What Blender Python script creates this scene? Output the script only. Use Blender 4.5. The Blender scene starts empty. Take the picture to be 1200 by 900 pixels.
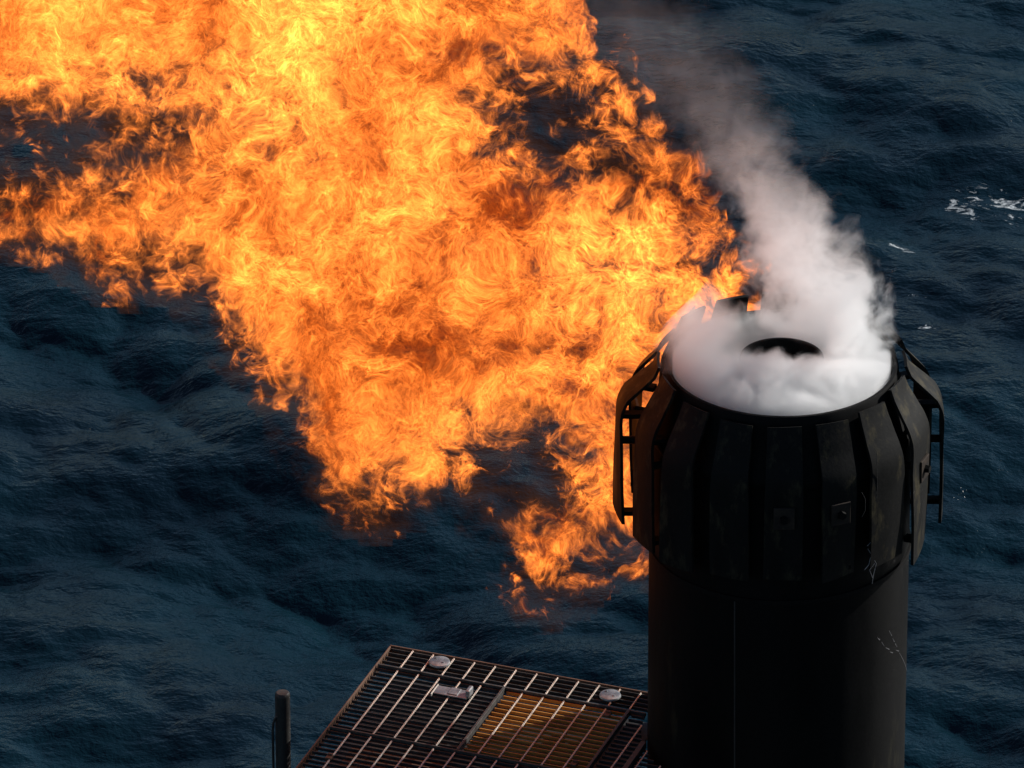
import bpy, bmesh, math, random
import numpy as np
from mathutils import Vector, Matrix

random.seed(7)
rng = np.random.default_rng(11)
sc = bpy.context.scene
COL = sc.collection
R = math.radians

# ------------------------------------------------------------------ layout
H = 80.0                       # height of the flare rim above the sea
D = 45.0                       # camera to rim
PITCH = R(28.0)
S = 250.0                      # photo pixels per metre at the rim
FWD = Vector((0, math.cos(PITCH), -math.sin(PITCH)))
UP = Vector((0, math.sin(PITCH), math.cos(PITCH)))
RIGHT = Vector((1, 0, 0))
RIM = Vector((0, 0, H))
CAM = RIM - FWD * D - RIGHT * (316 / S) - UP * (25 / S)


def ray(px, py):
    return (FWD + RIGHT * ((px - 600) / (S * D)) + UP * ((450 - py) / (S * D)))


def on_plane(px, py, z):
    d = ray(px, py)
    return CAM + d * ((z - CAM.z) / d.z)


# ------------------------------------------------------------------ helpers
def link(o, parent=None):
    COL.objects.link(o)
    if parent is not None:
        o.parent = parent
    return o


def empty(name, loc, label, cat, rz=0.0):
    o = bpy.data.objects.new(name, None)
    o.empty_display_size = 0.3
    o.location = loc
    o.rotation_euler.z = rz
    o['label'] = label
    o['category'] = cat
    return link(o)


def obj(name, bm, mat, parent=None, smooth=False, label=None):
    me = bpy.data.meshes.new(name)
    bmesh.ops.recalc_face_normals(bm, faces=bm.faces)
    bm.to_mesh(me)
    bm.free()
    if smooth:
        me.polygons.foreach_set('use_smooth', [True] * len(me.polygons))
        try:
            me.set_sharp_from_angle(angle=R(35))
        except Exception:
            pass
    me.materials.append(mat)
    o = link(bpy.data.objects.new(name, me), parent)
    if label:
        o['label'] = label
    return o


def box(bm, c, size, M=None, bev=0.0):
    r = bmesh.ops.create_cube(bm, size=1.0)
    vs = r['verts']
    for v in vs:
        v.co = Vector((v.co.x * size[0], v.co.y * size[1], v.co.z * size[2]))
    if bev > 0:
        es = list({e for v in vs for e in v.link_edges})
        rr = bmesh.ops.bevel(bm, geom=es, offset=bev, segments=2, affect='EDGES', profile=0.5)
        vs = list({v for f in rr['faces'] for v in f.verts} | {v for v in vs if v.is_valid})
    for v in vs:
        v.co = v.co + Vector(c)
    if M is not None:
        for v in vs:
            v.co = M @ v.co
    return vs


def tube(bm, pts, rad, seg=10, cap=True):
    """A round bar through pts; rad is a number or one per point."""
    pts = [Vector(p) for p in pts]
    n = len(pts)
    rads = rad if isinstance(rad, (list, tuple)) else [rad] * n
    rings = []
    prev = None
    for i, p in enumerate(pts):
        t = (pts[min(i + 1, n - 1)] - pts[max(i - 1, 0)]).normalized()
        if prev is None:
            a = Vector((0, 0, 1)) if abs(t.z) < 0.9 else Vector((1, 0, 0))
            nrm = (a - t * a.dot(t)).normalized()
        else:
            nrm = (prev - t * prev.dot(t)).normalized()
        prev = nrm
        b = t.cross(nrm)
        rings.append([bm.verts.new(p + (nrm * math.cos(k * 2 * math.pi / seg) + b * math.sin(k * 2 * math.pi / seg)) * rads[i]) for k in range(seg)])
    for i in range(n - 1):
        for k in range(seg):
            bm.faces.new((rings[i][k], rings[i][(k + 1) % seg], rings[i + 1][(k + 1) % seg], rings[i + 1][k]))
    if cap:
        bm.faces.new(rings[0])
        bm.faces.new(rings[-1])


def lathe(bm, prof, seg=96, jit=0.0, close=True):
    """Revolve (r, z) points; close joins the last point to the first."""
    rings = []
    for j, (r, z) in enumerate(prof):
        rings.append([bm.verts.new((r * math.sin(2 * math.pi * k / seg), -r * math.cos(2 * math.pi * k / seg), z)) for k in range(seg)])
    m = len(rings)
    for j in range(m if close else m - 1):
        a, b = rings[j], rings[(j + 1) % m]
        for k in range(seg):
            bm.faces.new((a[k], a[(k + 1) % seg], b[(k + 1) % seg], b[k]))


# ------------------------------------------------------------------ node helper
class NT:
    def __init__(self, tree):
        self.t = tree
        self.n = tree.nodes
        self.l = tree.links

    def set(self, sock, v):
        if isinstance(v, bpy.types.NodeSocket):
            self.l.new(v, sock)
        elif v is not None:
            sock.default_value = v

    def new(self, kind, **kw):
        n = self.n.new(kind)
        for k, v in kw.items():
            setattr(n, k, v)
        return n

    def m(self, op, a, b=None, c=None, clamp=False):
        n = self.new('ShaderNodeMath', operation=op, use_clamp=clamp)
        self.set(n.inputs[0], a)
        if b is not None:
            self.set(n.inputs[1], b)
        if c is not None:
            self.set(n.inputs[2], c)
        return n.outputs[0]

    def vm(self, op, a, b=None, scale=None):
        n = self.new('ShaderNodeVectorMath', operation=op)
        self.set(n.inputs[0], a)
        if b is not None:
            self.set(n.inputs[1], b)
        if scale is not None:
            self.set(n.inputs['Scale'], scale)
        return n.outputs['Value'] if op in ('LENGTH', 'DOT_PRODUCT', 'DISTANCE') else n.outputs['Vector']

    def sep(self, v):
        n = self.new('ShaderNodeSeparateXYZ')
        self.set(n.inputs[0], v)
        return n.outputs

    def comb(self, x, y, z):
        n = self.new('ShaderNodeCombineXYZ')
        for i, q in enumerate((x, y, z)):
            self.set(n.inputs[i], q)
        return n.outputs[0]

    def noise(self, vec, scale, detail=2.0, rough=0.5, typ='FBM', lac=2.0, color=False, dist=0.0):
        n = self.new('ShaderNodeTexNoise')
        n.noise_dimensions = '3D'
        n.noise_type = typ
        if typ == 'FBM':
            n.normalize = True
        self.set(n.inputs['Vector'], vec)
        n.inputs['Scale'].default_value = scale
        n.inputs['Detail'].default_value = detail
        n.inputs['Roughness'].default_value = rough
        n.inputs['Lacunarity'].default_value = lac
        n.inputs['Distortion'].default_value = dist
        return n.outputs['Color'] if color else n.outputs[0]

    def maprange(self, v, a, b, c=0.0, d=1.0, smooth=False):
        n = self.new('ShaderNodeMapRange')
        n.interpolation_type = 'SMOOTHSTEP' if smooth else 'LINEAR'
        n.clamp = True
        self.set(n.inputs[0], v)
        for i, q in enumerate((a, b, c, d)):
            self.set(n.inputs[1 + i], q)
        return n.outputs[0]

    def ramp(self, v, stops):
        n = self.new('ShaderNodeValToRGB')
        el = n.color_ramp.elements
        while len(el) > 1:
            el.remove(el[-1])
        el[0].position = stops[0][0]
        el[0].color = (*stops[0][1], 1)
        for p, c in stops[1:]:
            e = el.new(p)
            e.color = (*c, 1)
        self.set(n.inputs[0], v)
        return n.outputs[0]

    def curve(self, x, pts, x0, x1, y0, y1):
        """y(x) through pts as a Float Curve over [x0, x1] -> [y0, y1]."""
        xn = self.maprange(x, x0, x1)
        n = self.new('ShaderNodeFloatCurve')
        n.inputs[0].default_value = 1.0
        cm = n.mapping
        c = cm.curves[0]
        P = [((px - x0) / (x1 - x0), (py - y0) / (y1 - y0)) for px, py in pts]
        c.points[0].location = P[0]
        c.points[1].location = P[-1]
        for q in P[1:-1]:
            c.points.new(*q)
        for p in c.points:
            p.handle_type = 'VECTOR'
        cm.update()
        self.set(n.inputs[1], xn)
        return self.m('MULTIPLY_ADD', n.outputs[0], y1 - y0, y0)

    def mix(self, f, a, b):
        n = self.new('ShaderNodeMix', data_type='RGBA')
        self.set(n.inputs[0], f)
        for s, q in ((n.inputs[6], a), (n.inputs[7], b)):
            if isinstance(q, tuple):
                s.default_value = (*q, 1)
            else:
                self.set(s, q)
        return n.outputs[2]


def material(name):
    m = bpy.data.materials.new(name)
    m.use_nodes = True
    t = NT(m.node_tree)
    t.n.clear()
    out = t.new('ShaderNodeOutputMaterial')
    return m, t, out


def metal(name, c0, c1, scale=6.0, rough=(0.45, 0.75), metallic=0.0, rust=None, rust_amt=0.5, bump=0.15, streak=1.0, fine=60.0, bdist=0.004, spec=0.5):
    m, t, out = material(name)
    tc = t.new('ShaderNodeTexCoord').outputs['Object']
    st = t.vm('MULTIPLY', tc, (1, 1, 1.0 / streak))
    a = t.noise(st, scale, 6, 0.62)
    b = t.noise(tc, fine, 4, 0.6)
    f = t.m('MULTIPLY_ADD', b, 0.35, t.m('MULTIPLY', a, 0.75))
    f = t.maprange(f, 0.38, 0.72)
    col = t.mix(f, c0, c1)
    if rust:
        rr = t.maprange(t.noise(st, scale * 1.7, 7, 0.68), rust_amt, rust_amt + 0.12)
        col = t.mix(t.m('MULTIPLY', rr, 0.8), col, rust)
    p = t.new('ShaderNodeBsdfPrincipled')
    t.set(p.inputs['Base Color'], col)
    p.inputs['Metallic'].default_value = metallic
    p.inputs['Specular IOR Level'].default_value = spec
    t.set(p.inputs['Roughness'], t.maprange(a, 0.3, 0.7, rough[0], rough[1]))
    bp = t.new('ShaderNodeBump')
    bp.inputs['Strength'].default_value = bump
    bp.inputs['Distance'].default_value = bdist
    t.set(bp.inputs['Height'], t.m('ADD', a, t.m('MULTIPLY', b, 0.4)))
    t.l.new(bp.outputs[0], p.inputs['Normal'])
    t.l.new(p.outputs[0], out.inputs[0])
    return m


M = {}
M['soot'] = metal('soot_black_steel', (0.002, 0.002, 0.002), (0.009, 0.0085, 0.008), 5, (0.55, 0.85), bump=0.35, streak=2.0, spec=0.12)
M['shaft'] = metal('shaft_steel', (0.001, 0.001, 0.001), (0.007, 0.0068, 0.0065), 3, (0.5, 0.8), rust=(0.035, 0.032, 0.018), rust_amt=0.62, bump=0.3, streak=4.0, spec=0.12)
M['panel'] = metal('scorched_panel', (0.002, 0.002, 0.002), (0.011, 0.0105, 0.0095), 7, (0.5, 0.8), rust=(0.048, 0.040, 0.022), rust_amt=0.53, bump=0.45, streak=2.5, spec=0.15)
M['rusty'] = metal('rusty_bolt_plate', (0.012, 0.010, 0.009), (0.05, 0.035, 0.026), 14, (0.6, 0.85), bump=0.4, spec=0.2)
M['galv'] = metal('galvanised_steel', (0.20, 0.205, 0.21), (0.42, 0.43, 0.44), 18, (0.35, 0.55), metallic=0.75, rust=(0.16, 0.10, 0.07), rust_amt=0.68, bump=0.2)
M['grate'] = metal('weathered_bearing_bar', (0.025, 0.024, 0.022), (0.095, 0.09, 0.083), 20, (0.45, 0.7), metallic=0.3, rust=(0.09, 0.05, 0.03), rust_amt=0.6, bump=0.2)
M['rod'] = metal('polished_twisted_rod', (0.55, 0.52, 0.45), (0.82, 0.79, 0.70), 25, (0.25, 0.45), metallic=0.35, bump=0.2)
M['tray'] = metal('dark_oily_tray', (0.004, 0.004, 0.004), (0.015, 0.013, 0.012), 5, (0.4, 0.7), bump=0.3)
M['brown'] = metal('flame_glow_brown', (0.42, 0.17, 0.03), (0.62, 0.30, 0.06), 6, (0.45, 0.75), bump=0.4)  # orange glow of the flame put into the middle panel's bar colour
M['edge'] = metal('rusted_banding', (0.07, 0.035, 0.02), (0.15, 0.085, 0.05), 12, (0.5, 0.8), bump=0.3)
M['mast'] = metal('dark_painted_pipe', (0.02, 0.02, 0.02), (0.06, 0.058, 0.054), 9, (0.4, 0.6), bump=0.2, streak=4, spec=0.3)
M['pale'] = metal('pale_bare_metal', (0.12, 0.12, 0.13), (0.42, 0.41, 0.42), 60, (0.3, 0.5), metallic=0.3, bump=0.2)

# ------------------------------------------------------------------ flare stack
stack = empty('flare_stack', (0, 0, 0), 'soot-black flare stack ringed by upright scorched metal plates, steam in its mouth', 'flare stack')
RS = 154 / S

bm = bmesh.new()
lathe(bm, [(RS, H - 0.30), (RS, H - 1.0), (RS, H - 2.2), (RS, H - 8), (RS, 40), (RS, -4), (RS - 0.03, -4), (RS - 0.03, 40), (RS - 0.03, H - 2.2), (RS - 0.03, H - 1.0), (RS - 0.03, H - 0.30)], 128)
obj('shaft', bm, M['shaft'], stack, True)

bm = bmesh.new()
lathe(bm, [(0.542, H), (0.548, H - 0.012), (0.552, H - 0.05), (0.575, H - 0.16), (0.605, H - 0.26), (0.628, H - 0.30), (0.628, H - 0.34), (0.614, H - 0.36),
           (0.60, H - 0.36), (0.585, H - 0.30), (0.545, H - 0.2), (0.52, H - 0.05), (0.520, H - 0.012), (0.528, H)], 128)
obj('rim_collar', bm, M['soot'], stack, True)

bm = bmesh.new()
lathe(bm, [(0.196, H + 0.03), (0.2, H + 0.02), (0.2, H - 1.2), (0.178, H - 1.2), (0.178, H + 0.02), (0.184, H + 0.03)], 96)
obj('inner_pipe', bm, M['soot'], stack, True)
bm = bmesh.new()
lathe(bm, [(0.515, H - 0.55), (0.21, H - 0.50), (0.21, H - 0.53), (0.515, H - 0.58)], 96)
obj('steam_ring', bm, M['soot'], stack, True)
bm = bmesh.new()
lathe(bm, [(0.626, H - 0.93), (0.626, H - 0.955), (0.6135, H - 0.955), (0.6135, H - 0.93)], 128)
obj('support_ring', bm, M['soot'], stack, True)

# plates: profile in (radius, height), bent in towards the rim
def plate_bm(prof, w_top, w_bot, th, twist=0.0, lean=0.0, dent=0.0):
    bm = bmesh.new()
    fine = []
    for (a0, b0), (a1, b1) in zip(prof[:-1], prof[1:]):
        m_ = max(1, int(math.hypot(a1 - a0, b1 - b0) / 0.02))
        fine += [(a0 + (a1 - a0) * q / m_, b0 + (b1 - b0) * q / m_) for q in range(m_)]
    prof = fine + [prof[-1]]
    for _ in range(2):
        prof = [prof[0]] + [((prof[q - 1][0] + 2 * prof[q][0] + prof[q + 1][0]) / 4, prof[q][1]) for q in range(1, len(prof) - 1)] + [prof[-1]]
    n = len(prof)
    rows = []
    nx = 7
    for i, (r, z) in enumerate(prof):
        f = i / (n - 1)
        w = w_top + (w_bot - w_top) * min(1.0, f * 2.2)
        row_o, row_i = [], []
        # outward normal of the profile
        a = Vector((prof[min(i + 1, n - 1)][0] - prof[max(i - 1, 0)][0], prof[min(i + 1, n - 1)][1] - prof[max(i - 1, 0)][1]))
        nn = Vector((-a.y, a.x)).normalized()
        for k in range(nx):
            s = (k / (nx - 1) - 0.5)
            x = s * w + lean * f
            sag = -(s * s) * w * 0.10 + dent * math.sin(3.0 * f + 2 * s) + twist * s * f
            row_o.append(bm.verts.new((x, -(r + sag + nn.x * th / 2), z + nn.y * th / 2)))
            row_i.append(bm.verts.new((x, -(r + sag - nn.x * th / 2), z - nn.y * th / 2)))
        rows.append((row_o, row_i))
    for i in range(n - 1):
        for k in range(nx - 1):
            bm.faces.new((rows[i][0][k], rows[i][0][k + 1], rows[i + 1][0][k + 1], rows[i + 1][0][k]))
            bm.faces.new((rows[i][1][k], rows[i + 1][1][k], rows[i + 1][1][k + 1], rows[i][1][k + 1]))
        for k in (0, nx - 1):
            bm.faces.new((rows[i][0][k], rows[i + 1][0][k], rows[i + 1][1][k], rows[i][1][k]))
    for i in (0, n - 1):
        for k in range(nx - 1):
            bm.faces.new((rows[i][0][k], rows[i][0][k + 1], rows[i][1][k + 1], rows[i][1][k]))
    return bm


def round_bar(bm, p, q, r, seg=14):
    tube(bm, [p, q], r, seg)


NP = 16
panel_tune = {}   # index -> (r_out, z_bottom, width)
for i in range(NP):
    deg = i * 360.0 / NP
    phi = R(deg)
    c = math.cos(phi)                       # +1 towards the camera
    side = abs(math.sin(phi))
    rr = 0.672 + 0.066 * side ** 3 + random.uniform(-0.008, 0.008)
    rr = {11: 0.74, 12: 0.765, 13: 0.70, 3: 0.705, 4: 0.765, 5: 0.74}.get(i, rr)
    zt = H + 0.02 - 0.045 * c + random.uniform(-0.012, 0.012)
    zk = zt - 0.235
    zb = H - 0.80 - (0.05 if abs(deg - 292.5) < 1 or abs(deg - 67.5) < 1 else 0.0) + random.uniform(-0.03, 0.03)
    prof = [(0.578, zt), (0.60, zt - 0.055), (rr - 0.035, zk + 0.06), (rr - 0.008, zk + 0.01), (rr, zk - 0.05), (rr, zk - 0.2), (rr + 0.003, (zk + zb) / 2 - 0.1), (rr, zb)]
    w = 0.182 + random.uniform(-0.022, 0.022)
    w = {3: 0.27, 4: 0.23, 13: 0.20}.get(i, w + 0.018)
    wt = 0.16
    p_e = obj('wind_plate', plate_bm(prof, wt, w, 0.014, random.uniform(-0.05, 0.05), random.uniform(-0.008, 0.008), random.uniform(-0.006, 0.006)), M['panel'], stack, True)
    p_e.rotation_euler.z = phi
    # bolted standoff half way down
    zp = zk - 0.19
    bm = bmesh.new()
    round_bar(bm, (0, -0.605, zp), (0, -(rr - 0.006), zp), 0.019)
    s = obj('standoff_pin', bm, M['rusty'], p_e, True)
    if i in (0, 1, 3):
        bm = bmesh.new()
        box(bm, (0, -(rr + 0.0155), zp), (0.098, 0.014, 0.112), None, 0.003)
        obj('washer_plate', bm, M['rusty'], p_e)
        bm = bmesh.new()
        vs = bmesh.ops.create_cone(bm, cap_ends=True, segments=6, radius1=0.021, radius2=0.019, depth=0.022)['verts']
        for v in vs:
            v.co = Matrix.Rotation(R(90), 4, 'X') @ v.co + Vector((0, -(rr + 0.034), zp))
        obj('bolt', bm, M['soot'], p_e)
    # upper and lower brackets back to the body
    for zq in (zk - 0.03, zb + 0.035):
        bm = bmesh.new()
        box(bm, (0.045, -(0.618 + (rr - 0.008 - 0.618) / 2), zq), (0.05, rr - 0.008 - 0.618, 0.022), None, 0.002)
        obj('bracket', bm, M['soot'], p_e)

# pale wire hanging at the right front, weld seam and scrape on the shaft
def cyl_pt(px, py, r):
    """World point where the pixel's ray meets the stack's cylinder of radius r."""
    d = ray(px, py)
    a = d.x ** 2 + d.y ** 2
    b = 2 * (CAM.x * d.x + CAM.y * d.y)
    cc = CAM.x ** 2 + CAM.y ** 2 - r * r
    disc = b * b - 4 * a * cc
    if disc < 0:
        disc = 0
    return CAM + d * ((-b - math.sqrt(disc)) / (2 * a))


def wire(name, lines, r, rad, mat, label=None):
    bm = bmesh.new()
    for ln in lines:
        pts = [cyl_pt(x, y, r) for x, y in ln]
        tube(bm, pts, rad[:len(pts)] if isinstance(rad, list) else rad, 6)
    return obj(name, bm, mat, stack, True, label)


wire('loose_wire', [[(1016, 640), (1022, 634), (1026, 645), (1021, 652), (1027, 660), (1024, 672), (1022, 684)],
                    [(1013, 668), (1018, 662), (1021, 650), (1017, 643)], [(1025, 660), (1019, 668), (1023, 678)]], 0.70, 0.0015, M['pale'], 'pale tangled wire hanging below a plate')
wire('thin_cable', [[(1010, 577), (1014, 585), (1014, 598), (1010, 606)], [(1027, 528), (1028, 560), (1027, 600), (1031, 608)]], 0.70, 0.0012, M['mast'])
wire('weld_seam', [[(861, 698), (861, 760), (861, 830), (861, 960)]], RS - 0.001, 0.004, M['mast'])
wire('scrape', [[(1028, 747), (1031, 750)], [(1033, 752), (1036, 757)], [(1038, 759), (1042, 761)], [(1042, 739), (1045, 745)], [(1046, 748), (1048, 752)], [(1049, 754), (1051, 758)], [(1043, 764), (1046, 765)],
                [(1050, 762), (1053, 763)], [(1054, 765), (1058, 773), (1061, 780), (1063, 787)]], RS + 0.0002, [0.0008, 0.0018, 0.0015, 0.0008], M['pale'], 'pale scratched streak on the dark shaft')

# ------------------------------------------------------------------ grated platform
ZD = H - 2.0
A = on_plane(458, 757, ZD)
Bp = on_plane(758, 812, ZD)
ax = (Bp - A)
ax.z = 0
ang = math.atan2(ax.y, ax.x)
plat = empty('grated_platform', A, 'small steel grating platform beside the flare stack, with round caps and a latch plate', 'platform', ang)
MI = (Matrix.Translation(A) @ Matrix.Rotation(ang, 4, 'Z')).inverted()


def loc(px, py, dz=0.0):
    p = MI @ on_plane(px, py, ZD + dz)
    return Vector((p.x, p.y))


axis_l = MI @ Vector((0, 0, ZD))
PW, PL = 2.3, 2.2                 # extent along the top edge and towards the camera
RCL = RS + 0.03


def clip_seg(p, q):
    """Pieces of the segment p-q (2D) that lie outside the stack's circle."""
    d = q - p
    f = p - Vector((axis_l.x, axis_l.y))
    a = d.dot(d)
    b = 2 * f.dot(d)
    c = f.dot(f) - RCL ** 2
    disc = b * b - 4 * a * c
    if disc <= 0:
        return [(p, q)]
    s = math.sqrt(disc)
    t0, t1 = (-b - s) / (2 * a), (-b + s) / (2 * a)
    out = []
    if t0 > 0:
        out.append((p, p + d * min(1, t0)))
    if t1 < 1:
        out.append((p + d * max(0, t1), q))
    if t0 >= 1 or t1 <= 0:
        return [(p, q)]
    return out


seam_a = loc(593, 806)            # where the strip meets the panels
mid_l = loc(560, 848)
div1_x = loc(567, 842).x
div2_x = loc(722, 858).x
strip_y = loc(594, 808).y
lo_y = loc(540, 882).y
PITCH_B, PITCH_R = 0.0415, 0.107


def grating(name, x0, x1, y0, y1, mat='grate', label=None):
    """Bearing bars along x and twisted rods along y, in the local frame of the platform."""
    bars, rods = bmesh.new(), bmesh.new()
    y = y1 - 0.006
    k = 0
    while y > y0:
        for p, q in clip_seg(Vector((x0, y)), Vector((x1, y))):
            L = (q - p).length
            if L > 0.03:
                box(bars, ((p.x + q.x) / 2, y + random.uniform(-.0006, .0006), -0.0095), (L, 0.0042, 0.016))
        y -= PITCH_B
    x = math.ceil((x0 - 0.004) / PITCH_R) * PITCH_R + 0.012
    while x < x1 - 0.004:
        for p, q in clip_seg(Vector((x, y0)), Vector((x, y1))):
            n = max(2, int((q.y - p.y) / 0.0055)) if q.y > p.y else max(2, int((p.y - q.y) / 0.0055))
            # square bar twisted about its length
            prev = None
            ph = random.uniform(0, 6)
            for j in range(n + 1):
                yy = p.y + (q.y - p.y) * j / n
                ring = []
                for c4 in range(4):
                    an = ph + j * 0.55 + c4 * math.pi / 2
                    ring.append(rods.verts.new((x + 0.0048 * math.cos(an), yy, 0.0005 + 0.0048 * math.sin(an))))
                if prev:
                    for c4 in range(4):
                        rods.faces.new((prev[c4], prev[(c4 + 1) % 4], ring[(c4 + 1) % 4], ring[c4]))
                else:
                    rods.faces.new(ring)
                prev = ring
            rods.faces.new(prev)
        x += PITCH_R
    g = obj(name, bars, M[mat], plat, False, label)
    obj('twisted_rods', rods, M['rod'], g)  # separate parallel twisted rods of the panel, joined in one mesh
    return g


G = 0.012
grating('grating_panel', 0.01, PW, strip_y + G, -0.012)
grating('grating_panel', 0.01, div1_x - G, lo_y + G - 0.0, strip_y - G)
grating('grating_panel', div1_x + G, div2_x - G, lo_y + G, strip_y - G, 'brown', 'middle grating panel with orange flame glow coloured into its bars')
grating('grating_panel', div2_x + G, PW, lo_y + G, strip_y - G)
grating('grating_panel', 0.01, PW, -PL, lo_y - G)

def bar_part(name, p, q, w, h, z, mat):
    bm = bmesh.new()
    d = q - p
    a = math.atan2(d.y, d.x)
    for s, e in clip_seg(p, q):
        c = (s + e) / 2
        mm = Matrix.Translation((c.x, c.y, z)) @ Matrix.Rotation(a, 4, 'Z')
        box(bm, (0, 0, 0), ((e - s).length, w, h), mm, 0.0015)
    return obj(name, bm, mat, plat)


V2 = Vector
bar_part('banding_bar', V2((-0.004, 0)), V2((PW, 0)), 0.008, 0.11, -0.050, M['edge'])
bar_part('banding_bar', V2((0, -0.008)), V2((0, -PL)), 0.008, 0.055, -0.024, M['edge'])
bar_part('divider_bar', V2((div1_x - 0.006, strip_y)), V2((div1_x - 0.006, lo_y)), 0.012, 0.03, 0.000, M['grate'])
bar_part('divider_bar', V2((div2_x - 0.006, strip_y)), V2((div2_x - 0.006, -PL)), 0.014, 0.03, 0.001, M['grate'])
bar_part('divider_bar', V2((div2_x + 0.165, strip_y - 0.05)), V2((div2_x + 0.165, -PL)), 0.026, 0.035, 0.003, M['grate'])
bar_part('divider_bar', V2((0.012, strip_y)), V2((PW, strip_y)), 0.010, 0.03, -0.003, M['grate'])
bar_part('divider_bar', V2((0.012, lo_y)), V2((PW, lo_y)), 0.010, 0.03, -0.003, M['grate'])

# round caps
for (px, py) in ((515, 778), (715, 817)):
    p = loc(px, py)
    bm = bmesh.new()
    prof = [(0.0005, 0.020), (0.040, 0.019), (0.050, 0.016), (0.053, 0.010), (0.053, 0.006), (0.0005, 0.006)]
    lathe(bm, prof, 40)
    for hx, hy in ((-0.026, 0.018), (0.024, -0.012)):
        bmesh.ops.create_cone(bm, cap_ends=True, segments=10, radius1=0.006, radius2=0.006, depth=0.004, matrix=Matrix.Translation((hx, hy, 0.0215)))
    o = obj('round_cap', bm, M['galv'], plat, True)
    o.location = (p.x, p.y, 0)
# latch plate with a raised handle
p = loc(530, 814)
bm = bmesh.new()
box(bm, (0, 0, 0.012), (0.17, 0.075, 0.007), None, 0.002)
box(bm, (0.01, 0.004, 0.018), (0.05, 0.06, 0.004), None, 0.001)
o = obj('latch_plate', bm, M['galv'], plat)
o.location = (p.x, p.y, 0)
bm = bmesh.new()
box(bm, (0.086, 0.005, 0.030), (0.022, 0.06, 0.04), None, 0.006)
obj('latch_handle', bm, M['galv'], o)
bm = bmesh.new()
box(bm, (-0.089, -0.005, 0.010), (0.006, 0.10, 0.014), None, 0.001)
obj('hinge_bar', bm, M['rod'], o)
for (px, py) in ((386, 888), (712, 838), (673, 896)):
    p = loc(px, py)
    bm = bmesh.new()
    box(bm, (0, 0, 0.004), (0.03, 0.04, 0.012), None, 0.002)
    box(bm, (0.0, 0.012, 0.012), (0.022, 0.012, 0.012), None, 0.002)
    o = obj('grating_clip', bm, M['edge'], plat)
    o.location = (p.x, p.y, 0)

# tray below the bars, rusty sheet under the middle panel, beams and legs
def tray_bm(x0, x1, y0, y1, z, th, n=60):
    """A sheet with the stack's circle cut away."""
    bm = bmesh.new()
    vs = {}
    def vert(i, j):
        if (i, j) not in vs:
            vs[(i, j)] = bm.verts.new((x0 + (x1 - x0) * i / n, y0 + (y1 - y0) * j / n, z))
        return vs[(i, j)]
    for i in range(n):
        for j in range(n):
            cx = x0 + (x1 - x0) * (i + .5) / n
            cy = y0 + (y1 - y0) * (j + .5) / n
            if math.hypot(cx - axis_l.x, cy - axis_l.y) > RS + 0.05:
                bm.faces.new((vert(i, j), vert(i + 1, j), vert(i + 1, j + 1), vert(i, j + 1)))
    g = bmesh.ops.extrude_face_region(bm, geom=list(bm.faces))
    for e in g['geom']:
        if isinstance(e, bmesh.types.BMVert):
            e.co.z -= th
    return bm


obj('under_tray', tray_bm(0.006, PW - 0.01, -PL + 0.01, -0.008, -0.16, 0.012), M['tray'], plat)
obj('rusty_sheet', tray_bm(0.12, div1_x - 0.05, -PL + 0.03, lo_y + 0.03, -0.09, 0.004, 30), M['edge'], plat)
for x in (0.15, PW - 0.15):
    bar_part('beam', V2((x, -0.02)), V2((x, -PL)), 0.12, 0.16, -0.254, M['soot'])
for x, y in ((0.15, -0.25), (0.15, -PL + 0.2), (PW - 0.15, -0.25), (PW - 0.15, -PL + 0.2)):
    bm = bmesh.new()
    tube(bm, [(x, y, -0.335), (x, y, -ZD - 3)], 0.09, 20)
    obj('leg', bm, M['soot'], plat, True)

# ------------------------------------------------------------------ pole at the left
zp = H - 1.95
pt = on_plane(331, 812, zp)
pole = empty('vent_pole', (pt.x, pt.y, zp - 3.0), 'dark round-topped pole with a thin side tube, left of the grating platform', 'pole')
bm = bmesh.new()
lathe(bm, [(0.0005, 3.006), (0.029, 3.004), (0.0355, 2.996), (0.0365, 2.985), (0.0365, 2.5), (0.0365, 0.0), (0.0005, 0.0)], 40, close=False)
obj('pole', bm, M['mast'], pole, True)
bm = bmesh.new()
tube(bm, [(-0.022, -0.02, 2.885), (-0.034, -0.02, 2.872), (-0.045, -0.02, 2.845), (-0.049, -0.02, 2.80), (-0.047, -0.02, 2.5), (-0.046, -0.02, 0.4)], 0.006, 10)
obj('side_tube', bm, M['mast'], pole, True)
arm_to = Vector(A) + Matrix.Rotation(ang, 3, 'Z') @ Vector((0.15, -PL + 0.2, -1.6))
bm = bmesh.new()
tube(bm, [(0, 0, 0.3), (arm_to.x - pt.x, arm_to.y - pt.y, arm_to.z - (zp - 3.0))], 0.03, 12)
tube(bm, [(0, 0, 1.4), (arm_to.x - pt.x, arm_to.y - pt.y, arm_to.z + 0.9 - (zp - 3.0))], 0.03, 12)
obj('bracket_arm', bm, M['mast'], pole, True)

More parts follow.
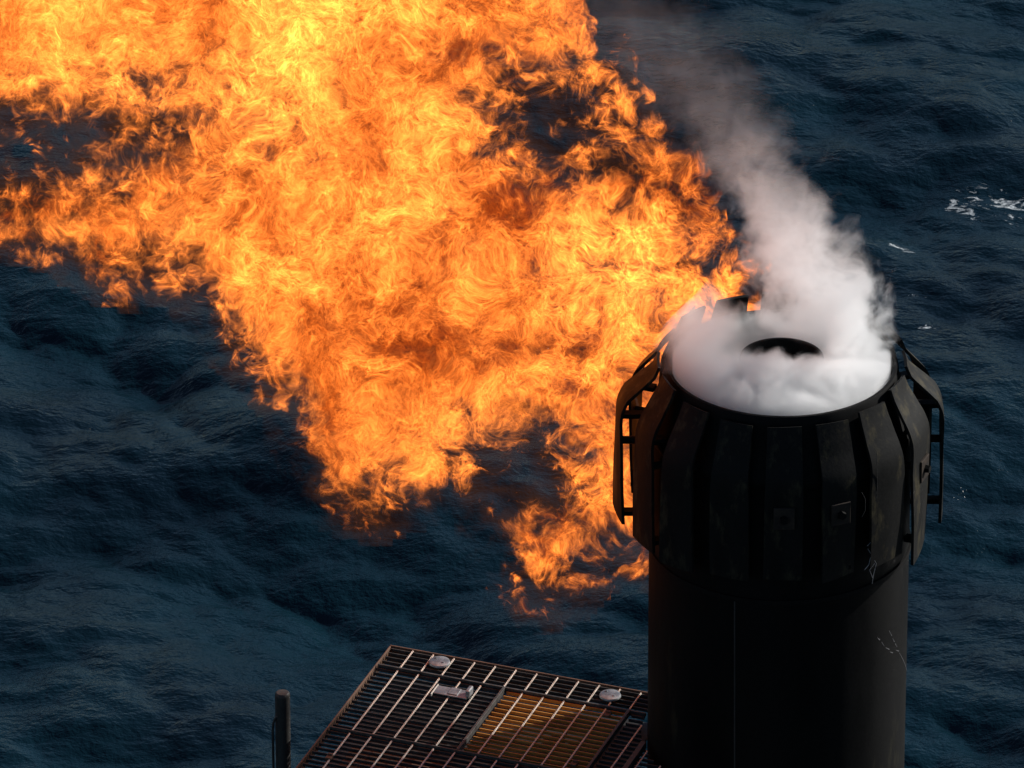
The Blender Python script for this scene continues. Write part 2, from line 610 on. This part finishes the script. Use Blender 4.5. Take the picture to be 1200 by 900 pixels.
# ------------------------------------------------------------------ sea
def build_sea():
    N, L = 1300, 110.0
    cx, cy = -1.0, 152.0
    k1 = 2 * np.pi * np.fft.fftfreq(N, L / N)
    kx, ky = np.meshgrid(k1, k1, indexing='ij')
    k = np.hypot(kx, ky)
    k[0, 0] = 1e-6
    g, U = 9.81, 6.3
    Lp = U * U / g
    wd = np.array([math.cos(R(-112)), math.sin(R(-112))])
    cosf = (kx * wd[0] + ky * wd[1]) / k
    ph = np.exp(-1.0 / (k * Lp) ** 2) / k ** 4 * (0.22 + 0.78 * np.abs(cosf) ** 2.0) * np.exp(-(k * 0.09) ** 2)
    ph[0, 0] = 0
    xi = rng.normal(size=(N, N)) + 1j * rng.normal(size=(N, N))
    hk = xi * np.sqrt(ph)
    h = np.fft.ifft2(hk).real
    sx = np.fft.ifft2(1j * kx * hk).real
    sy = np.fft.ifft2(1j * ky * hk).real
    slope = math.sqrt((sx ** 2 + sy ** 2).mean())
    a = SEA_SLOPE / slope
    dx = np.fft.ifft2(-1j * kx / k * hk).real * a
    dy = np.fft.ifft2(-1j * ky / k * hk).real * a
    h = h * a
    ch = 0.9
    jxx = 1 + ch * np.gradient(dx, L / N, axis=0)
    jyy = 1 + ch * np.gradient(dy, L / N, axis=1)
    jxy = ch * np.gradient(dx, L / N, axis=1)
    jyx = ch * np.gradient(dy, L / N, axis=0)
    J = jxx * jyy - jxy * jyx
    xs = (np.arange(N) / (N - 1) - 0.5) * L
    X, Y = np.meshgrid(xs, xs, indexing='ij')
    e = np.minimum(np.minimum(X + L / 2, L / 2 - X), np.minimum(Y + L / 2, L / 2 - Y))
    w = np.clip(e / 3.0, 0, 1)
    w = w * w * (3 - 2 * w)
    co = np.stack([X + cx + dx * ch * w, Y + cy + dy * ch * w, h * w], axis=-1)
    foam = np.clip((-0.5 - J) * 2.0, 0, 1) * w
    # breaking crests that show in the photograph
    for px, py, rx, ry, amp, rot in ((1156, 243, 1.7, 1.0, 0.85, -0.6), (1055, 304, .75, .22, .85, -.1), (1080, 356, .5, .35, .75, -.3), (1195, 340, .5, .3, .75, 0.2), (1082, 398, .7, .18, .7, 0),
                                     (945, 115, .4, .18, .6, -.6), (76, 445, .25, .3, .7, .3), (1120, 690, .6, .4, .55, -.3)):
        q = on_plane(px, py, 0)
        ux, uy = co[..., 0] - q.x, co[..., 1] - q.y
        cr, sr = math.cos(rot), math.sin(rot)
        vx, vy = ux * cr + uy * sr, -ux * sr + uy * cr
        foam = np.maximum(foam, amp * np.exp(-((vx / rx) ** 2 + (vy / (ry * 1.6)) ** 2) ** 1.5))
    idx = np.arange(N * N).reshape(N, N)
    quads = np.stack([idx[:-1, :-1], idx[1:, :-1], idx[1:, 1:], idx[:-1, 1:]], axis=-1).reshape(-1, 4)
    # skirt out to the horizon
    B = 9000.0
    corners = [idx[0, 0], idx[-1, 0], idx[-1, -1], idx[0, -1]]
    far = np.array([[cx - B, cy - B, 0], [cx + B, cy - B, 0], [cx + B, cy + B, 0], [cx - B, cy + B, 0]])
    verts = np.concatenate([co.reshape(-1, 3), far])
    f0 = N * N
    ext = np.array([[corners[i], f0 + i, f0 + (i + 1) % 4, corners[(i + 1) % 4]] for i in range(4)])
    quads = np.concatenate([quads, ext])
    me = bpy.data.meshes.new('sea')
    me.vertices.add(len(verts))
    me.vertices.foreach_set('co', verts.astype(np.float32).ravel())
    me.loops.add(quads.size)
    me.loops.foreach_set('vertex_index', quads.astype(np.int32).ravel())
    me.polygons.add(len(quads))
    me.polygons.foreach_set('loop_start', (np.arange(len(quads)) * 4).astype(np.int32))
    me.polygons.foreach_set('use_smooth', np.ones(len(quads), bool))
    at = me.attributes.new('foam', 'FLOAT', 'POINT')
    at.data.foreach_set('value', np.concatenate([foam.ravel(), np.zeros(4)]).astype(np.float32))
    me.update(calc_edges=True)
    me.validate()
    return me


SEA_SLOPE = 0.26
m, t, out = material('sea_water')
tc = t.new('ShaderNodeTexCoord').outputs['Object']
fa = t.new('ShaderNodeAttribute')
fa.attribute_name = 'foam'
fn = t.noise(t.vm('MULTIPLY', tc, (0.8, 1.1, 1)), 3.0, 6, 0.72, dist=0.6)
fn2 = t.noise(tc, 1.1, 2, 0.5)
ff = t.maprange(t.m('ADD', t.m('MULTIPLY', fa.outputs['Fac'], 0.44), t.m('MULTIPLY_ADD', fn, 0.75, t.m('MULTIPLY', fn2, 0.25))), 0.885, 0.99)
ff = t.m('MULTIPLY', ff, t.maprange(fa.outputs['Fac'], 0.03, 0.25))
p = t.new('ShaderNodeBsdfPrincipled')
big = t.noise(tc, 0.16, 3, 0.5)
col = t.mix(t.maprange(big, 0.35, 0.65), (0.0012, 0.006, 0.0105), (0.003, 0.0155, 0.024))
col = t.mix(ff, col, (0.62, 0.66, 0.68))
t.set(p.inputs['Base Color'], col)
p.inputs['IOR'].default_value = 1.33
t.set(p.inputs['Roughness'], t.maprange(ff, 0, 1, 0.10, 0.7))
b1 = t.noise(t.vm('MULTIPLY', tc, (1.0, 1.35, 1)), 1.5, 4, 0.58, dist=0.15)
b2 = t.noise(t.vm('MULTIPLY', tc, (1.0, 1.25, 1)), 6.5, 3, 0.6)
b1 = t.m('MULTIPLY_ADD', b2, 0.30, b1)
bp = t.new('ShaderNodeBump')
bp.inputs['Strength'].default_value = 0.85
bp.inputs['Distance'].default_value = 0.13
t.set(bp.inputs['Height'], b1)
t.l.new(bp.outputs[0], p.inputs['Normal'])
t.l.new(p.outputs[0], out.inputs[0])
me = build_sea()
me.materials.append(m)
sea = link(bpy.data.objects.new('sea', me))
sea['kind'] = 'structure'
sea['label'] = 'dark navy open sea with short waves and scattered whitecaps'
sea['category'] = 'sea'

# ------------------------------------------------------------------ flame
# Local frame of the flame: x to the right, z up the plume's broad face, y through its depth, one unit = 100 px of the photograph
FU0, FU1, FV0, FV1 = -4.0, 10.0, -4.0, 8.0
TOP = [(-4, -3.0), (5.2, -3.0), (6.75, -2.6), (6.9, -0.6), (6.98, 0.6), (7.15, 1.15), (7.35, 0.95), (7.5, 1.15), (7.62, 1.75), (7.95, 1.85), (8.25, 2.05), (8.42, 2.6), (8.6, 2.95), (8.8, 3.3), (9.05, 3.75), (9.2, 4.6), (10, 4.7)]
BOT = [(-4, 2.95), (0, 2.48), (0.6, 2.58), (1.2, 2.98), (1.55, 3.05), (1.8, 2.88), (2.3, 2.9), (2.55, 3.55), (2.8, 3.9), (3.2, 4.3), (3.6, 4.6), (3.75, 5.15), (3.95, 5.7), (4.4, 5.78), (4.9, 5.6),
       (5.35, 5.4), (5.5, 5.3), (5.85, 5.35), (5.98, 6.5), (6.15, 6.78), (6.45, 6.82), (6.75, 6.65), (7.05, 6.4), (7.4, 6.35), (7.6, 6.4), (8.2, 5.6), (9.0, 4.3), (10, 4.2)]
THK = [(-4, 2.6), (0, 2.0), (4, 1.55), (6, 1.05), (7.2, 0.75), (9, 0.5), (10, 0.4)]
HOLES = [(0.25, 1.76, 2.2, 0.68, -0.14), (6.0, 5.58, 0.74, 0.62, -0.12), (6.5, 1.36, 0.78, 0.6, 0.15)]   # u, v, ru, rv, tilt


def interp(pts, x):
    return np.interp(x, [p[0] for p in pts], [p[1] for p in pts])


def flame_d(u, v):
    d = np.minimum(v - interp(TOP, u), interp(BOT, u) - v)
    for hu, hv, ru, rv, tl in HOLES:
        a, b = u - hu, v - hv
        b = b + tl * a * -1.0
        d = np.minimum(d, (np.sqrt((a / ru) ** 2 + (b / rv) ** 2) - 1) * min(ru, rv))
    return d


def hull(name, mat, du, u0, u1, v0, v1, inside, half):
    """Closed thick body: inside(u, v) > 0 in plan, half(u, v) its half depth."""
    us = np.arange(u0, u1 + du, du)
    vs = np.arange(v0, v1 + du, du)
    Ug, Vg = np.meshgrid(us, vs, indexing='ij')
    ins = inside(Ug, Vg) > 0
    T = half(Ug, Vg)
    bm = bmesh.new()
    ids = {}

    def vert(i, j, s):
        key = (i, j, s)
        if key not in ids:
            ids[key] = bm.verts.new((us[i] - 6.0, s * T[i, j], 4.5 - vs[j]))
        return ids[key]
    nu, nv = len(us), len(vs)
    cell = ins[:-1, :-1] & ins[1:, :-1] & ins[1:, 1:] & ins[:-1, 1:]
    for i in range(nu - 1):
        for j in range(nv - 1):
            if not cell[i, j]:
                continue
            for s in (-1, 1):
                q = [vert(i, j, s), vert(i + 1, j, s), vert(i + 1, j + 1, s), vert(i, j + 1, s)]
                bm.faces.new(q if s > 0 else q[::-1])
            for (a, b, ni, nj) in (((i, j), (i + 1, j), i, j - 1), ((i + 1, j), (i + 1, j + 1), i + 1, j), ((i + 1, j + 1), (i, j + 1), i, j + 1), ((i, j + 1), (i, j), i - 1, j)):
                if not (0 <= ni < nu - 1 and 0 <= nj < nv - 1) or not cell[ni, nj]:
                    bm.faces.new((vert(*a, -1), vert(*b, -1), vert(*b, 1), vert(*a, 1)))
    return bm


m, t, out = material('flare_fire')
P = t.new('ShaderNodeTexCoord').outputs['Object']
x, y, z = t.sep(P)
u = t.m('ADD', x, 6.0)
v = t.m('SUBTRACT', 4.5, z)
# swirl: warp the place before reading the outline and the filaments
NP_ = t.comb(x, t.m('MULTIPLY', y, 0.28), z)
W1 = t.vm('SUBTRACT', t.noise(NP_, 1.3, 2, 0.55, color=True), (0.5, 0.5, 0.5))
Q = t.vm('ADD', NP_, t.vm('SCALE', W1, scale=0.75))
W2 = t.vm('SUBTRACT', t.noise(Q, 4.4, 1, 0.5, color=True), (0.5, 0.5, 0.5))
Q2 = t.vm('ADD', Q, t.vm('SCALE', W2, scale=0.17))
wx, wy, wz = t.sep(t.vm('ADD', t.vm('SCALE', W1, scale=1.15), t.vm('SCALE', W2, scale=0.7)))
uw = t.m('ADD', u, wx)
vw = t.m('ADD', v, wz)
top = t.curve(uw, TOP, FU0, FU1, FV0, FV1)
bot = t.curve(uw, BOT, FU0, FU1, FV0, FV1)
thk = t.curve(u, THK, FU0, FU1, 0, 3)
d = t.m('MINIMUM', t.m('SUBTRACT', vw, top), t.m('SUBTRACT', bot, vw))
for hu, hv, ru, rv, tl in HOLES:
    a = t.m('SUBTRACT', uw, hu)
    b = t.m('SUBTRACT', vw, hv)
    b = t.m('MULTIPLY_ADD', a, -tl, b)
    ln = t.vm('LENGTH', t.comb(t.m('DIVIDE', a, ru), t.m('DIVIDE', b, rv), 0.0))
    d = t.m('MINIMUM', d, t.m('MULTIPLY_ADD', ln, min(ru, rv), -min(ru, rv)))
dy = t.m('SUBTRACT', thk, t.m('ABSOLUTE', t.m('ADD', y, t.m('MULTIPLY', wy, 0.8))))
dd = t.m('MINIMUM', d, dy)
n1 = t.noise(Q2, 3.2, 3, 0.62)
# ridged filaments at two sizes
rd = t.m('SUBTRACT', 1.0, t.m('ABSOLUTE', t.m('MULTIPLY_ADD', t.noise(Q2, 6.6, 2.5, 0.6), 6.4, -3.2)), clamp=True)
rd2 = t.m('SUBTRACT', 1.0, t.m('ABSOLUTE', t.m('MULTIPLY_ADD', t.noise(Q2, 15.0, 1.5, 0.6), 6.4, -3.2)), clamp=True)
fil = t.m('MULTIPLY_ADD', t.m('POWER', rd, 6.0), 2.0, t.m('MULTIPLY', t.m('POWER', rd2, 5.0), 1.7))
macro = t.noise(Q, 0.7, 2, 0.55)
# body: eroded from the outline inwards
er = t.m('ADD', t.m('MULTIPLY', dd, 0.85), t.m('MULTIPLY_ADD', n1, 2.6, -1.5))
er = t.m('MULTIPLY_ADD', rd, 0.3, er)
mask = t.maprange(er, 0.0, 0.55, smooth=True)
hot = t.m('MULTIPLY_ADD', macro, 2.5, -0.80)
hot = t.m('ADD', hot, t.m('MULTIPLY_ADD', n1, 1.8, -0.88))
for bu, bv, br, ba in ((3.4, 0.3, 2.2, 0.40), (7.6, 3.2, 1.6, 0.6), (0.2, 0.2, 1.3, 0.25)):
    q_ = t.vm('LENGTH', t.comb(t.m('SUBTRACT', uw, bu), t.m('SUBTRACT', vw, bv), 0.0))
    hot = t.m('ADD', hot, t.maprange(q_, 0.0, br, ba, 0.0, smooth=True))
hot = t.m('MAXIMUM', hot, 0.12)
I = t.m('MULTIPLY', hot, t.m('MULTIPLY_ADD', fil, 1.5, 0.2))
colr = t.ramp(I, [(0.0, (1.0, 0.09, 0.004)), (0.5, (1.0, 0.148, 0.008)), (1.0, (1.0, 0.24, 0.034))])
AMP, SIG = 6.5, 2.6
em = t.new('ShaderNodeEmission')
t.set(em.inputs['Color'], colr)
t.set(em.inputs['Strength'], t.m('MULTIPLY', t.m('MULTIPLY', mask, I), AMP))
ab = t.new('ShaderNodeVolumeAbsorption')
ab.inputs['Color'].default_value = (0, 0, 0, 1)
FSC = 100.0 / S
UNIT = FSC * (D + 0.95) / D
# thin brown smoke hanging about the fire
smk = t.maprange(er, -0.75, 0.15, smooth=True)
t.set(ab.inputs['Density'], t.m('MULTIPLY_ADD', smk, 1.0, t.m('MULTIPLY', mask, SIG)))
em2 = t.new('ShaderNodeEmission')
em2.inputs['Color'].default_value = (1.0, 0.36, 0.16, 1)
t.set(em2.inputs['Strength'], t.m('MULTIPLY', smk, 0.06))
ad0 = t.new('ShaderNodeAddShader')
t.l.new(em.outputs[0], ad0.inputs[0])
t.l.new(em2.outputs[0], ad0.inputs[1])
ad = t.new('ShaderNodeAddShader')
t.l.new(ad0.outputs[0], ad.inputs[0])
t.l.new(ab.outputs[0], ad.inputs[1])
t.l.new(ad.outputs[0], out.inputs['Volume'])
FLAME_MAT = m


def shift_or(a, n, grow):
    for _ in range(n):
        p = np.pad(a, 1, constant_values=not grow)
        nb = (p[:-2, 1:-1], p[2:, 1:-1], p[1:-1, :-2], p[1:-1, 2:])
        if _ % 3 != 2:
            for q in nb:
                a = (a | q) if grow else (a & q)
        else:
            nb = nb + (p[:-2, :-2], p[2:, 2:], p[:-2, 2:], p[2:, :-2])
            for q in nb:
                a = (a | q) if grow else (a & q)
    return a


HULL_DU = 0.08


def f_in(u, v):
    return shift_or(flame_d(u, v) > 0, 8, True).astype(float)


def f_half(u, v):
    a = f_in(u, v) > 0
    dist = np.zeros(a.shape)
    for k in range(14):
        dist += a
        a = shift_or(a, 1, False)
    dd = np.clip(dist * HULL_DU / 1.0, 0, 1)
    return (interp(THK, u) + 0.15) * np.sqrt(np.clip(dd * (2 - dd), 0.12, 1))


bm = hull('flare_flame', m, HULL_DU, -3.0, 9.3, -2.4, 7.6, f_in, f_half)
fl = obj('flare_flame', bm, m)
fl.location = CAM + FWD * (D + 0.95)
fl.rotation_euler = (-PITCH, 0, 0)
fl.scale = (UNIT, UNIT, UNIT)
fl['label'] = 'huge billowing orange gas flame blown sideways from the black flare stack'
fl['category'] = 'flame'

# ------------------------------------------------------------------ steam
# Local frame: origin at the rim's centre, world axes, unit = 100 px at the rim; the plume climbs along z
CXc = [(-1, 0.35), (0, 0.40), (0.5, 0.52), (1.0, 0.36), (2.0, -0.08), (2.7, -0.5), (3.5, -1.1), (4.3, -2.0), (5.2, -3.0)]
CYc = [(-1, 0.2), (0, 0.25), (0.5, 0.3), (1, 0.3), (2, 0.35), (3, 0.5), (4.3, 0.8), (5.2, 1.0)]
CRc = [(-1, 0.7), (0, 0.80), (0.5, 0.78), (1.0, 0.72), (2.0, 0.60), (2.7, 0.68), (3.5, 0.9), (4.3, 0.98), (5.2, 0.98)]
CDc = [(-1, 1.0), (0, 1.0), (0.5, 0.9), (1.0, 0.56), (1.6, 0.30), (2.2, 0.12), (2.8, 0.042), (3.5, 0.018), (4.3, 0.008), (5.2, 0.0)]
m, t, out = material('white_steam')
P = t.new('ShaderNodeTexCoord').outputs['Object']
W = t.vm('SUBTRACT', t.noise(P, 1.5, 2, 0.5, color=True), (0.5, 0.5, 0.5))
Wp = t.vm('ADD', P, t.vm('SCALE', W, scale=0.7))
x, y, z = t.sep(P)
wx, wy, wz = t.sep(Wp)
cx = t.curve(z, CXc, -1, 5.2, -4, 2)
cy = t.curve(z, CYc, -1, 5.2, -4, 2)
cr = t.curve(z, CRc, -1, 5.2, 0, 1)
cd = t.curve(z, CDc, -1, 5.2, 0, 1)
n1 = t.noise(Wp, 2.6, 5, 0.66)
rr = t.vm('LENGTH', t.comb(t.m('SUBTRACT', wx, cx), t.m('SUBTRACT', wy, cy), 0.0))
pl = t.m('SUBTRACT', 1.0, t.m('DIVIDE', rr, cr))
pl = t.maprange(t.m('ADD', pl, t.m('MULTIPLY_ADD', n1, 2.7, -1.35)), 0.0, 0.55, smooth=True)
pl = t.m('MULTIPLY', pl, t.m('MULTIPLY', cd, t.maprange(z, -0.25, 0.1)))
# steam lying in the mouth, thin over the inner pipe
r0 = t.vm('LENGTH', t.comb(x, y, 0.0))
zz = t.m('ADD', z, t.m('MULTIPLY', t.m('SUBTRACT', wz, z), 0.6))
lift = t.m('MULTIPLY', t.maprange(y, -0.15, -0.55, 0.0, 0.30, smooth=True), t.maprange(r0, 0.7, 1.25, 1.0, 0.15))
zz = t.m('ADD', t.m('SUBTRACT', zz, lift), t.m('MULTIPLY_ADD', n1, 0.55, -0.30))
ring = t.m('MULTIPLY', t.maprange(zz, -0.06, 0.14, 1.0, 0.0, smooth=True), t.maprange(z, -0.9, -0.5))
back = t.vm('LENGTH', t.vm('DIVIDE', t.vm('SUBTRACT', t.comb(wx, wy, 0.0), (-0.35, 0.62, 0.0)), (0.62, 0.5, 1.0)))
ring = t.m('MULTIPLY', ring, t.maprange(back, 0.6, 1.1, 0.05, 1.0, smooth=True))
ring = t.m('MULTIPLY', ring, t.maprange(r0, 1.27, 1.29, 1.0, 0.0))
pipe = t.vm('LENGTH', t.comb(t.m('MULTIPLY', wx, 1.0), wy, 0.0))
clear = t.maprange(t.m('MAXIMUM', pipe, t.maprange(y, -0.12, -0.5)), 0.40, 0.66, 0.0, 1.0, smooth=True)
ring = t.m('MULTIPLY', ring, t.m('MULTIPLY', clear, t.maprange(n1, 0.25, 0.45, 0.35, 1.0)))
ring = t.m('MULTIPLY', ring, t.m('MAXIMUM', t.maprange(r0, 0.49, 0.51), t.maprange(z, 0.06, 0.12)))
# a loose puff spilling over the left of the rim
puff = t.vm('LENGTH', t.vm('DIVIDE', t.vm('SUBTRACT', Wp, (-0.98, 0.15, 0.26)), (0.56, 1.0, 0.7)))
puff = t.m('SUBTRACT', 1.0, puff)
puff = t.maprange(t.m('ADD', puff, t.m('MULTIPLY_ADD', n1, 1.4, -0.8)), 0.0, 0.8)
hood = t.maprange(t.vm('LENGTH', t.vm('DIVIDE', t.vm('SUBTRACT', P, (0.0, -0.62, 0.46)), (0.55, 1.0, 0.62))), 0.8, 1.1)
r1 = t.vm('LENGTH', t.comb(t.m('MULTIPLY_ADD', wx, 0.5, t.m('MULTIPLY', x, 0.5)), t.m('MULTIPLY_ADD', wy, 0.5, t.m('MULTIPLY', y, 0.5)), 0.0))
jet = t.m('MAXIMUM', t.maprange(r1, 0.44, 0.70, smooth=True), t.maprange(z, 0.55, 1.0, smooth=True))
pl = t.m('MULTIPLY', pl, t.m('MULTIPLY', hood, jet))
den = t.m('ADD', t.m('MULTIPLY', pl, 11.0), t.m('ADD', t.m('MULTIPLY', ring, 20.0), t.m('MULTIPLY', puff, 8.0)))
pv = t.new('ShaderNodeVolumePrincipled')
pv.inputs['Color'].default_value = (0.996, 0.996, 0.996, 1)
pv.inputs['Anisotropy'].default_value = 0.35
t.set(pv.inputs['Density'], den)
t.l.new(pv.outputs[0], out.inputs['Volume'])
STEAM_MAT = m
# hull: a swept tube from inside the mouth up along the plume, with a wide skirt for the rim
bm = bmesh.new()
rings = []
seg = 40
zs = [-0.9, -0.05, 0.02, 0.25, 0.5, 0.75, 1.0, 1.3, 1.6, 2.0, 2.4, 2.8, 3.2, 3.6, 4.0, 4.4, 4.8, 5.1]
for zq in zs:
    c = Vector((float(interp(CXc, zq)), float(interp(CYc, zq)), zq))
    r = float(interp(CRc, zq)) * 1.3 + 0.18
    ringv = []
    for k in range(seg):
        an = 2 * math.pi * k / seg
        px_, py_ = c.x + r * math.cos(an), c.y + r * math.sin(an)
        if zq < 0.0:
            px_, py_ = 1.285 * math.cos(an), 1.285 * math.sin(an)
        elif zq < 1.0:
            s = (1.0 - zq) / 1.0
            bx, by = 1.55 * math.cos(an) - 0.08, 1.55 * math.sin(an) + 0.05
            px_, py_ = px_ + (bx - px_) * s, py_ + (by - py_) * s
        ringv.append(bm.verts.new((px_, py_, zq)))
    rings.append(ringv)
for i in range(len(rings) - 1):
    for k in range(seg):
        bm.faces.new((rings[i][k], rings[i][(k + 1) % seg], rings[i + 1][(k + 1) % seg], rings[i + 1][k]))
bm.faces.new(rings[0])
bm.faces.new(rings[-1])
stm = obj('steam_plume', bm, m)
stm.location = RIM
stm.scale = (FSC, FSC, FSC)
stm['label'] = 'white steam welling from the mouth of the flare stack and thinning to grey above'
stm['category'] = 'steam'

# ------------------------------------------------------------------ light, camera, render
SUN_AZ, SUN_EL = R(62), R(29)       # azimuth from +y towards +x
sd = Vector((math.sin(SUN_AZ) * math.cos(SUN_EL), math.cos(SUN_AZ) * math.cos(SUN_EL), math.sin(SUN_EL)))
ld = bpy.data.lights.new('sun', 'SUN')
ld.energy = 5.0
ld.angle = R(0.5)
ld.color = (1.0, 0.97, 0.92)
lo = bpy.data.objects.new('sun', ld)
lo.rotation_euler = sd.to_track_quat('Z', 'Y').to_euler()
link(lo)

w = bpy.data.worlds.new('World')
sc.world = w
w.use_nodes = True
t = NT(w.node_tree)
t.n.clear()
sk = t.new('ShaderNodeTexSky')
sk.sky_type = 'NISHITA'
sk.sun_disc = False
sk.dust_density = 0.2
sk.ozone_density = 3.0
sk.sun_elevation = SUN_EL
sk.sun_rotation = SUN_AZ
bg = t.new('ShaderNodeBackground')
bg.inputs['Strength'].default_value = 0.05
wo = t.new('ShaderNodeOutputWorld')
t.l.new(sk.outputs[0], bg.inputs[0])
t.l.new(bg.outputs[0], wo.inputs[0])

cd_ = bpy.data.cameras.new('camera')
cd_.sensor_width = 36.0
cd_.lens = 36.0 * D * S / 1200.0
cd_.clip_end = 20000
cam = bpy.data.objects.new('camera', cd_)
cam.location = CAM
cam.rotation_euler = (R(90) - PITCH, 0, 0)
link(cam)
sc.camera = cam

for mm, s in ((FLAME_MAT, 0.16), (STEAM_MAT, 0.3)):
    try:
        mm.cycles.volume_step_rate = s
    except Exception as e:
        print('step', e)
cy = sc.cycles
cy.volume_step_rate = 1.0
cy.volume_max_steps = 256
cy.max_bounces = 12
cy.diffuse_bounces = 2
cy.glossy_bounces = 2
cy.transmission_bounces = 0
cy.volume_bounces = 6
cy.transparent_max_bounces = 8
cy.use_denoising = True
cy.denoising_prefilter = 'ACCURATE'
cy.use_adaptive_sampling = True
cy.adaptive_threshold = 0.012
cy.sample_clamp_direct = 5.0
cy.sample_clamp_indirect = 3.0
cy.caustics_reflective = False
cy.caustics_refractive = False
sc.view_settings.view_transform = 'Standard'
sc.view_settings.look = 'None'
sc.view_settings.exposure = 0.22
sc.view_settings.gamma = 1.0
sc.view_settings.use_curve_mapping = False
